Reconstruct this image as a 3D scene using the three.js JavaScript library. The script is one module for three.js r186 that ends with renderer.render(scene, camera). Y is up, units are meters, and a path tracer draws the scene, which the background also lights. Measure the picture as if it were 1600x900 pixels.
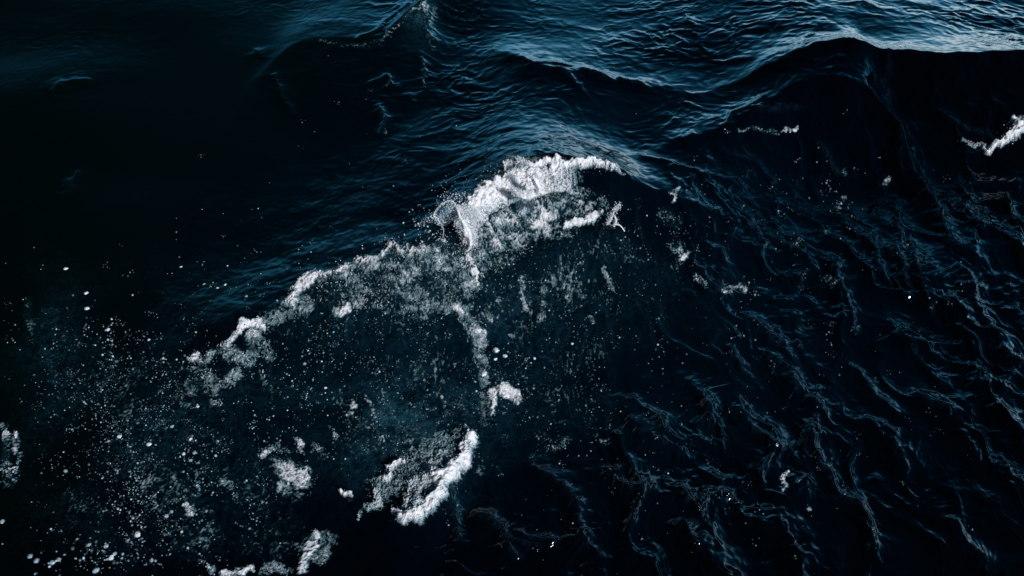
import * as THREE from 'three';
import { mergeGeometries } from 'three/addons/utils/BufferGeometryUtils.js';

// ------------------------------------------------------------------ camera, sky, sun, exposure
const W = 1600, H = 900;                        // the photograph's own pixel grid, used to read positions off it
const EYE = 3.0, PITCH = -42 * Math.PI / 180, FOV = 36;
const scene = new THREE.Scene();
const camera = new THREE.PerspectiveCamera(FOV, W / H, 0.05, 12000);
camera.position.set(0, EYE, 0);
camera.rotation.set(PITCH, 0, 0);
scene.add(camera);

const renderer = new THREE.WebGLRenderer({ antialias: true });
renderer.setSize(1024, 576);
renderer.toneMapping = THREE.LinearToneMapping;
renderer.toneMappingExposure = 1.0;
renderer.shadowMap.enabled = true;

const clamp = (v, a = 0, b = 1) => v < a ? a : v > b ? b : v;
const lerp = (a, b, t) => a + (b - a) * t;
const sst = (a, b, v) => { const t = clamp((v - a) / (b - a)); return t * t * (3 - 2 * t); };

{ // a dim evening sky: pale low band of cloud, deep blue above, brighter towards the right
  const w = 512, h = 256, px = new Float32Array(w * h * 4);
  for (let j = 0; j < h; j++) {
    const el = ((j + 0.5) / h - 0.5) * 180;
    for (let i = 0; i < w; i++) {
      const az = ((i + 0.5) / w - 0.5) * 2 * Math.PI;         // atan2(z, x)
      const dx = Math.cos(az), dz = Math.sin(az);
      const right = 0.5 + 0.5 * (dx * 0.86 - dz * 0.5);       // 1 ahead-right, 0 behind-left
      const k = lerp(0.06, 1.0, sst(0.40, 0.93, right));
      const e = Math.max(el, 0);
      const low = Math.exp(-Math.pow(e / 6.5, 2)) * Math.pow(sst(.45, .95, right), 3), blue = Math.exp(-Math.pow(e / 13, 2)) * (.02 + .98 * k);
      const mid = Math.exp(-Math.pow(e / 28, 1.3)) * k;
      const o = (j * w + i) * 4;
      px[o] = 1.5 * low + 0.17 * blue + 0.004 * mid + 0.001;
      px[o + 1] = 0.85 * low + 1.16 * blue + 0.105 * mid + 0.010;
      px[o + 2] = 0.10 * low + 1.95 * blue + 0.27 * mid + 0.017;
      px[o + 3] = 1;
      if (el < 0) { px[o] = 0.001; px[o + 1] = 0.006; px[o + 2] = 0.012; }
    }
  }
  const t = new THREE.DataTexture(px, w, h, THREE.RGBAFormat, THREE.FloatType);
  t.mapping = THREE.EquirectangularReflectionMapping;
  t.magFilter = THREE.LinearFilter; t.minFilter = THREE.LinearFilter; t.needsUpdate = true;
  scene.background = t; scene.environment = t;
}
const sun = new THREE.DirectionalLight(new THREE.Color(0.98, 0.97, 1.0), 3.3);
sun.position.set(5.2, 4.8, 2.4); sun.target.position.set(0, 0, -4);
sun.castShadow = true; sun.shadow.radius = 14; sun.shadow.mapSize.set(2048, 2048);
Object.assign(sun.shadow.camera, { left: -7, right: 7, top: 7, bottom: -7, near: 0.5, far: 30 });
scene.add(sun, sun.target);

// ------------------------------------------------------------------ seeded random numbers and noise
let seed = 12345;
function rnd() { seed = (seed + 0x6D2B79F5) | 0; let t = Math.imul(seed ^ (seed >>> 15), 1 | seed); t = (t + Math.imul(t ^ (t >>> 7), 61 | t)) ^ t; return ((t ^ (t >>> 14)) >>> 0) / 4294967296; }
const gauss = () => (rnd() + rnd() + rnd() + rnd() - 2) * 1.73;
const PERM = new Uint8Array(512), GX = new Float32Array(256), GY = new Float32Array(256);
for (let i = 0; i < 256; i++) { PERM[i] = i; const a = rnd() * Math.PI * 2; GX[i] = Math.cos(a); GY[i] = Math.sin(a); }
for (let i = 255; i > 0; i--) { const j = Math.floor(rnd() * (i + 1)), t = PERM[i]; PERM[i] = PERM[j]; PERM[j] = t; }
for (let i = 0; i < 256; i++) PERM[256 + i] = PERM[i];
function noise(x, y) {                                        // gradient noise, about -1 .. 1
  const xi = Math.floor(x), yi = Math.floor(y), fx = x - xi, fy = y - yi, X = xi & 255, Y = yi & 255;
  const u = fx * fx * fx * (fx * (fx * 6 - 15) + 10), v = fy * fy * fy * (fy * (fy * 6 - 15) + 10);
  const a = PERM[PERM[X] + Y], b = PERM[PERM[X + 1] + Y], c = PERM[PERM[X] + Y + 1], d = PERM[PERM[X + 1] + Y + 1];
  const n0 = GX[a] * fx + GY[a] * fy, n1 = GX[b] * (fx - 1) + GY[b] * fy, n2 = GX[c] * fx + GY[c] * (fy - 1), n3 = GX[d] * (fx - 1) + GY[d] * (fy - 1);
  const p = n0 + (n1 - n0) * u, q = n2 + (n3 - n2) * u;
  return (p + (q - p) * v) * 1.5;
}
const fbm = (x, y, n) => { let s = 0, a = 0.5; for (let i = 0; i < n; i++) { s += a * noise(x, y); x = x * 2.03 + 17.3; y = y * 2.03 - 9.1; a *= 0.5; } return s; };
const rdg = (x, y) => { const n = 1 - Math.abs(noise(x, y)) * 1.35; return n * n; };

// ------------------------------------------------------------------ reading places off the photograph
const TH = Math.tan(FOV * Math.PI / 360), CP = Math.cos(PITCH), SP = Math.sin(PITCH);
function ray(px, py) { const u = (px / W * 2 - 1) * TH * W / H, v = (1 - py / H * 2) * TH; return [u, v * CP + SP, v * SP - CP]; }
function at(px, py, y = 0) { const d = ray(px, py), t = (y - EYE) / d[1]; return [d[0] * t, d[2] * t]; }
function proj(x, y, z) { const Y = y - EYE, vy = Y * CP + z * SP, vz = -Y * SP + z * CP; return [(1 - x / vz / (TH * W / H)) * 0.5 * W, (1 + vy / vz / TH) * 0.5 * H]; }

// ------------------------------------------------------------------ the swell: crests with a gentle back and a steep front
// each: [ [px, py, height at the crest] ... ], width of the back, width of the front, rounding
const CRESTS = [
  { p: [[150, 640, .00], [290, 560, .10], [390, 505, .15], [470, 445, .17], [560, 408, .20], [650, 378, .22], [735, 312, .27], [800, 258, .32], [870, 244, .33], [940, 256, .29], [1000, 288, .20], [1080, 318, .12], [1190, 345, .0]], b: 1.05, f: .55, r: .03 },
  { p: [[1000, 275, .0], [1080, 232, .08], [1130, 212, .13], [1200, 166, .17], [1260, 143, .19], [1320, 148, .19], [1380, 172, .15], [1420, 235, .10], [1450, 300, .0]], b: .5, f: .35, r: .02 },
  { p: [[1040, 190, .0], [1150, 132, .10], [1220, 103, .19], [1285, 93, .25], [1330, 83, .30], [1380, 77, .33], [1450, 79, .35], [1530, 84, .35], [1610, 90, .34], [1760, 96, .3]], b: 14, f: .42, r: .012, tip: .34 },
  { p: [[560, 840, .0], [625, 815, .05], [680, 780, .075], [730, 715, .07], [748, 680, .04], [790, 610, .0]], b: .35, f: .12, r: .01 },
  { p: [[1500, 230, .0], [1545, 234, .05], [1600, 205, .08], [1700, 160, .06]], b: .3, f: .2, r: .01 },
  { p: [[380, 130, .0], [470, 66, .05], [540, 60, .09], [600, 58, .10], [655, 8, .14], [720, -40, .1]], b: .5, f: .45, r: .03 },
  { p: [[760, 90, .0], [840, 122, .05], [905, 132, .06], [1000, 150, .05], [1090, 150, .0]], b: .3, f: .25, r: .02 },
];
function spline(X, Y) {                                        // monotone cubic through the points
  const n = X.length, d = [], m = [];
  for (let i = 0; i < n - 1; i++) d.push((Y[i + 1] - Y[i]) / (X[i + 1] - X[i]));
  for (let i = 0; i < n; i++) { const a = d[Math.max(0, i - 1)], b = d[Math.min(n - 2, i)]; m.push(a * b > 0 ? 2 * a * b / (a + b) : 0); }
  return x => {
    if (x <= X[0]) return Y[0] + (x - X[0]) * d[0] * 0; if (x >= X[n - 1]) return Y[n - 1];
    let i = 0; while (x > X[i + 1]) i++;
    const h = X[i + 1] - X[i], t = (x - X[i]) / h, t2 = t * t, t3 = t2 * t;
    return Y[i] * (2 * t3 - 3 * t2 + 1) + m[i] * h * (t3 - 2 * t2 + t) + Y[i + 1] * (3 * t2 - 2 * t3) + m[i + 1] * h * (t3 - t2);
  };
}
for (const c of CRESTS) {
  const q = c.p.map(([px, py, h]) => [...at(px, py, h), h]);
  const sg = c.tip ? .22 : .05, soft = f => {                // the same curve with its bends eased, kept as a table
    const x0 = q[0][0] - 1.2, n = Math.ceil((q[q.length - 1][0] + 1.2 - x0) / .02), raw = Array.from({ length: n }, (_, i) => f(x0 + i * .02)), k = Math.ceil(sg * 3 / .02);
    const T = raw.map((_, i) => { let a = 0, b = 0; for (let j = -k; j <= k; j++) { const g = Math.exp(-.5 * (j * .02 / sg) ** 2); a += g * raw[clamp(i + j, 0, n - 1)]; b += g; } return a / b; });
    return x => { const t = clamp((x - x0) / .02, 0, n - 1.001), i = Math.floor(t); return lerp(T[i], T[i + 1], t - i); };
  };
  c.z = soft(spline(q.map(v => v[0]), q.map(v => v[1]))); c.h = soft(spline(q.map(v => v[0]), q.map(v => v[2])));
  c.x0 = q[0][0]; c.x1 = q[q.length - 1][0]; c.mean = (q[q.length - 1][1] - q[0][1]) / (c.x1 - c.x0);
}
function crest(c, x, z) {
  const A = c.h(x) * sst(c.x0 - .5, c.x0, x) * sst(c.x1 + .5, c.x1, x); if (A <= 0) return 0;
  const run = (c.z(x + .6) - c.z(x - .6)) / 1.2, dd = (z - c.z(x)) / Math.sqrt(1 + run * run);
  const d = Math.abs(dd), w = dd < 0 ? c.b : c.f, e = Math.sqrt(d * d + c.r * c.r) - c.r;
  if (c.tip && dd < 0) return A * ((1 - c.tip) * Math.exp(-e / c.b) + c.tip * Math.exp(-e / .42));
  return A * (Math.exp(-e / w) - (dd > 0 ? 0.22 * Math.exp(-Math.pow((d - 2.2 * c.f) / (1.1 * c.f), 2)) : 0));
}
function swell(x, z) {
  const wx = x + 0.06 * noise(x * 1.7, z * 1.7), wz = z + 0.06 * noise(x * 1.7 + 31, z * 1.7) + .022 * noise(x * 7, z * 7 + 3) + .008 * noise(x * 21, z * 21);
  let h = 0;
  for (const c of CRESTS) h += crest(c, wx, wz);
  h += 0.05 * noise(x * 0.45 + 3, z * 0.45) + 0.022 * noise(x * 1.1 + 9, z * 1.1 + 4);
  return h;
}

// ------------------------------------------------------------------ wrinkles that can be followed one by one: narrow ridges
const WRINKLES = [
  [[1315, 320], [1330, 345], [1355, 362], [1372, 385], [1378, 415], [1390, 440]], [[1405, 305], [1408, 340], [1400, 375], [1402, 400], [1425, 450]],
  [[1420, 350], [1430, 410], [1455, 460], [1465, 485]], [[1305, 395], [1315, 430], [1325, 470], [1345, 510]], [[1400, 400], [1398, 430], [1410, 455], [1430, 460]],
  [[1510, 420], [1525, 460], [1535, 490], [1560, 525], [1575, 555], [1595, 565]], [[1575, 300], [1590, 350], [1600, 400]], [[1535, 315], [1542, 360]],
  [[1065, 390], [1095, 435], [1130, 452], [1165, 450]], [[1160, 480], [1200, 508], [1230, 530], [1245, 560]], [[1135, 530], [1155, 565], [1180, 578]],
  [[1200, 540], [1235, 570], [1250, 600]], [[1165, 345], [1200, 372]], [[1210, 360], [1250, 387]], [[1395, 490], [1425, 540], [1450, 560], [1480, 595]],
  [[1155, 630], [1185, 670], [1205, 690], [1240, 700], [1258, 722]], [[1270, 650], [1275, 690], [1290, 730], [1315, 765], [1348, 795], [1360, 830], [1382, 872]],
  [[1258, 605], [1280, 635], [1298, 655]], [[1435, 600], [1470, 630], [1492, 642]], [[1515, 665], [1532, 712]], [[1562, 712], [1585, 740], [1599, 757]],
  [[1055, 745], [1075, 775], [1088, 802]], [[1062, 815], [1085, 848], [1108, 850]], [[1390, 660], [1410, 700], [1422, 742]], [[1503, 805], [1512, 850], [1535, 865], [1547, 895]],
  [[696, 765], [708, 800], [725, 832]], [[735, 785], [770, 810], [800, 835], [850, 855]], [[790, 840], [803, 875]], [[800, 820], [850, 840], [868, 850]],
  [[830, 708], [865, 735], [890, 770], [908, 800], [918, 850], [926, 882]], [[945, 735], [968, 755], [990, 763], [1028, 757]], [[985, 645], [1020, 670], [1030, 690], [1068, 706]],
  [[1062, 0], [1075, 40], [1090, 80], [1122, 110], [1165, 120]], [[1370, 135], [1368, 160], [1376, 190], [1396, 212], [1402, 250], [1418, 285]], [[1394, 118], [1400, 155]],
  [[1150, 203], [1200, 206], [1248, 200]], [[1120, 222], [1190, 185]], [[1268, 228], [1300, 250], [1332, 266]], [[1560, 95], [1585, 130], [1603, 152]],
  [[658, 5], [670, 45], [668, 60], [682, 76]], [[655, 10], [610, 45], [590, 65], [558, 76]], [[660, 98], [663, 135]], [[575, 140], [605, 130], [622, 146]], [[640, 152], [646, 172]],
  [[590, 168], [601, 190], [598, 216]], [[810, 102], [830, 130], [862, 126], [895, 131]], [[910, 133], [948, 151]], [[962, 143], [1008, 153]], [[870, 135], [905, 165]],
  [[395, 72], [412, 84]], [[422, 113], [436, 135], [458, 178]], [[120, 262], [108, 285], [96, 305]], [[82, 145], [100, 130], [142, 122]], [[1440, 280], [1470, 330], [1478, 380]],
  [[1000, 265], [1050, 285], [1120, 292], [1160, 298]], [[1455, 200], [1500, 220], [1545, 232]], [[1330, 560], [1372, 600], [1398, 640]], [[1090, 600], [1120, 640], [1135, 690]],
];
const WR = [];
for (const line of WRINKLES) {
  const q = line.map(([px, py]) => at(px, py, 0.03)), calm = line[0][0] < 500 ? .6 : line[0][1] < 130 && line[0][0] > 700 ? .55 : 1, amp = calm * (0.015 + 0.013 * rnd()), w = (0.022 + 0.018 * rnd()) * (calm < 1 ? 1.5 : 1), n = [];
  for (let i = 0; i < q.length - 1; i++) WR.push({ a: q[i], b: q[i + 1], amp, w, t0: i / (q.length - 1), t1: (i + 1) / (q.length - 1) });
}
const CELL = 0.25, bins = new Map();
WR.forEach((s, k) => {
  const m = 0.16;
  for (let i = Math.floor((Math.min(s.a[0], s.b[0]) - m) / CELL); i <= Math.floor((Math.max(s.a[0], s.b[0]) + m) / CELL); i++)
    for (let j = Math.floor((Math.min(s.a[1], s.b[1]) - m) / CELL); j <= Math.floor((Math.max(s.a[1], s.b[1]) + m) / CELL); j++) {
      const key = i * 4096 + j; if (!bins.has(key)) bins.set(key, []); bins.get(key).push(s);
    }
});
function wrinkle(x, z) {
  const wx = x + 0.03 * noise(x * 7, z * 7) + 0.012 * noise(x * 19, z * 19), wz = z + 0.03 * noise(x * 7 + 50, z * 7) + 0.012 * noise(x * 19, z * 19 + 70);
  const list = bins.get(Math.floor(wx / CELL) * 4096 + Math.floor(wz / CELL)); if (!list) return 0;
  let h = 0;
  for (const s of list) {
    const ex = s.b[0] - s.a[0], ez = s.b[1] - s.a[1], t = clamp(((wx - s.a[0]) * ex + (wz - s.a[1]) * ez) / (ex * ex + ez * ez));
    const dx = wx - s.a[0] - ex * t, dz = wz - s.a[1] - ez * t, d = Math.sqrt(dx * dx + dz * dz), g = s.t0 + (s.t1 - s.t0) * t;
    const v = s.amp * sst(.16, .09, d) * Math.exp(-(Math.sqrt(d * d + 1e-5) - .0032) / s.w) * (0.35 + 0.65 * Math.sqrt(Math.max(0, 4 * g * (1 - g))));
    if (v > h) h = v;
  }
  return h;
}

// ------------------------------------------------------------------ ripples, whose strength and run differ from place to place
const along = (a, b) => { const p = at(...a), q = at(...b), l = Math.hypot(q[0] - p[0], q[1] - p[1]); return [(q[0] - p[0]) / l, (q[1] - p[1]) / l]; };
const D_RIGHT = along([1330, 380], [1460, 640]), D_FACE = along([830, 380], [850, 620]), D_TOP = along([800, 100], [1100, 130]);
const turn = (d, x, z, s) => [(x * d[0] + z * d[1]) / s, -x * d[1] + z * d[0]];
const blob = (px, py, cx, cy, rx, ry) => Math.exp(-((px - cx) * (px - cx) / (rx * rx) + (py - cy) * (py - cy) / (ry * ry)));
function ripple(x, z, px, py, wr) {
  const far = sst(9, 25, -z); if (far >= 1) return 0;
  const patch = 0.45 + 1.1 * clamp(0.5 + 1.2 * fbm(x * 0.9 + 5, z * 0.9, 3));
  const wx = x + 0.10 * noise(x * 2.3, z * 2.3 + 11) + .03 * noise(x * 7, z * 7 + 5), wz = z + 0.10 * noise(x * 2.3 + 40, z * 2.3) + .03 * noise(x * 7 + 21, z * 7);
  const calm = (1 - .55 * sst(620, 300, px)) * (1 - 0.6 * blob(px, py, 130, 210, 430, 330)) - 0.45 * blob(px, py, 430, 250, 240, 220);
  const right = sst(800, 1180, px + 0.25 * (py - 450)) * sst(95, 270, py + 0.12 * (px - 1200));
  const face = blob(px, py, 720, 520, 420, 190) * (1 - right);
  const top = (1 - right) * (1 - face);
  let h = 0;
  if (right > 0.01) {
    const q = .05 * noise(x * 5 + 3, z * 5), [u, v] = turn(D_RIGHT, wx + q, wz - q, 2.1);
    const big = rdg(u * 3.6, v * 3.6), b2 = rdg(u * 8 + 7, v * 8), near = clamp(big * big * .8 + wr * 1.1, 0, 1.4), chop = clamp(.55 + 1.1 * noise(x * 2.6 + 4, z * 2.6), .1, 1.4);
    const s = .013 * noise(wx * 2.9 + 6, wz * 3.4) + 0.016 * big + 0.008 * b2 * (0.35 + big) + chop * (.014 * noise(x * 6.5, z * 8 + 2) + .0052 * noise(x * 17 + z * 6, z * 21) + .0030 * rdg(x * 12 + z * 4, z * 15) + .0016 * noise(x * 38 - z * 12, z * 44)) + (0.0040 * rdg(u * 19, v * 19 + 3) + 0.0022 * rdg(u * 40 + 5, v * 40) + .0016 * noise(u * 80, v * 80)) * (.25 + near);
    h += s * right * patch;
  }
  if (face > 0.01) {
    const [u, v] = turn(D_FACE, wx, wz, 5);
    h += face * (.013 * noise(x * 4, z * 5) + .009 * noise(x * 9 + 3, z * 9) + .0034 * rdg(x * 13, z * 15) + .0022 * noise(x * 27, z * 30) + 0.0038 * rdg(u * 6, v * 6) + 0.0026 * rdg(u * 15 + 3, v * 15) + 0.0013 * rdg(u * 36, v * 36) + .0012 * noise(x * 40, z * 40));
  }
  if (top > 0.01) {
    const [u, v] = turn(D_TOP, wx, wz, 1.9);
    const big = rdg(u * 5.2, v * 5.2);
    h += top * calm * Math.pow(patch, 1.7) * .72 * (0.006 * noise(u * 2.8, v * 2.8) + .0045 * noise(wx * 4.4 + wz * 2 + 7, wz * 5.5 - wx) + .0046 * rdg(wx * 7 + wz * 6, wz * 8 - wx * 5) * clamp(.5 + noise(x * 1.9 + 60, z * 1.9)) + .0034 * rdg(wx * 9 - wz * 8 + 4, wz * 9 + wx * 8) * clamp(.4 + noise(x * 2.3, z * 2.3 + 80)) + .0026 * noise(wx * 14 - wz * 5, wz * 16 + 9) * (1 + 1.5 * noise(x * 3.1, z * 3.1 + 40)) + 0.0018 * big + (0.0028 * noise(u * 9 + 2, v * 10) + .0030 * rdg(wx * 13 + wz * 5, wz * 15 - wx * 3) + 0.0020 * rdg(u * 27, v * 27) + 0.0012 * noise(u * 55, v * 60)) * (.4 + .8 * big * big + wr) * clamp(.75 + 1.2 * noise(x * 2.1 + 8, z * 2.1), .15, 1.5));
  }
  return h * (1 - far);
}
function surface(x, z) {
  const s = swell(x, z), [px, py] = proj(x, s, Math.min(z, -0.3));
  const wr = wrinkle(x, z);
  return s + wr + ripple(x, z, px, py, clamp(wr / .012));
}

// ------------------------------------------------------------------ sea
const NX = 1360, NZ = 900;
const xs = [], zs = [];
for (let i = 0; i <= NX; i++) xs.push(lerp(-1, 1, i / NX));
for (const k of [1.15, 1.5, 2.5, 6, 25, 150, 1500]) { xs.push(k); xs.unshift(-k); }
for (const k of [-4000, -300, -30, -4, 0.3, 1.0]) zs.push(k);
const zn = 1.45, zf = 8.2;                                    // depths, each row a fixed share farther than the last
for (let j = 0; j <= NZ; j++) zs.push(zn * Math.pow(zf / zn, j / NZ));
for (let d = zf * 1.02, k = 1.02; d < 6000; k *= 1.02, d *= Math.min(k, 1.6)) zs.push(d);
const SC = xs.length, SR = zs.length;
const pos = new Float32Array(SC * SR * 3), col = new Float32Array(SC * SR * 3), uv = new Float32Array(SC * SR * 2);
function widthAt(d) { return 1.5 + .56 * Math.max(d, .5); }
const HG = new Float32Array(SC * SR);
for (let j = 0, k = 0; j < SR; j++) for (let i = 0; i < SC; i++, k++) {
  const d = zs[j], x = xs[i] * widthAt(d), z = -d;
  const y = (d > 60 || d < 0.2 || Math.abs(xs[i]) > 20) ? 0 : surface(x, z);
  pos[k * 3] = x; pos[k * 3 + 1] = y; pos[k * 3 + 2] = z; uv[k * 2] = x; uv[k * 2 + 1] = z;
}
function seaHeight(x, z) {                                    // height of the finished surface, read off its own grid
  const d = -z; if (d < zn || d > zf) return 0;
  const r = 6 + Math.log(d / zn) / Math.log(zf / zn) * NZ, c = 7 + (clamp(x / widthAt(d), -1, 1) + 1) / 2 * NX;
  const j = Math.min(Math.floor(r), SR - 2), i = Math.min(Math.floor(c), SC - 2), fr = r - j, fc = c - i, g = (a, b) => pos[(a * SC + b) * 3 + 1];
  return lerp(lerp(g(j, i), g(j, i + 1), fc), lerp(g(j + 1, i), g(j + 1, i + 1), fc), fr);
}
function hit(px, py, lift = 0) {                              // where the sight line through a pixel meets the water
  const d = ray(px, py); let t0 = (0.55 - EYE) / d[1], t1 = (-0.3 - EYE) / d[1];
  const n = 40, st = (t1 - t0) / n; let t = t0;
  for (let i = 0; i < n; i++, t += st) if (EYE + d[1] * t < seaHeight(d[0] * t, d[2] * t) + lift) break;
  let a = t - st, b = t;
  for (let i = 0; i < 8; i++) { const m = (a + b) / 2; if (EYE + d[1] * m < seaHeight(d[0] * m, d[2] * m) + lift) b = m; else a = m; }
  return [d[0] * b, EYE + d[1] * b, d[2] * b];
}

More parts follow.
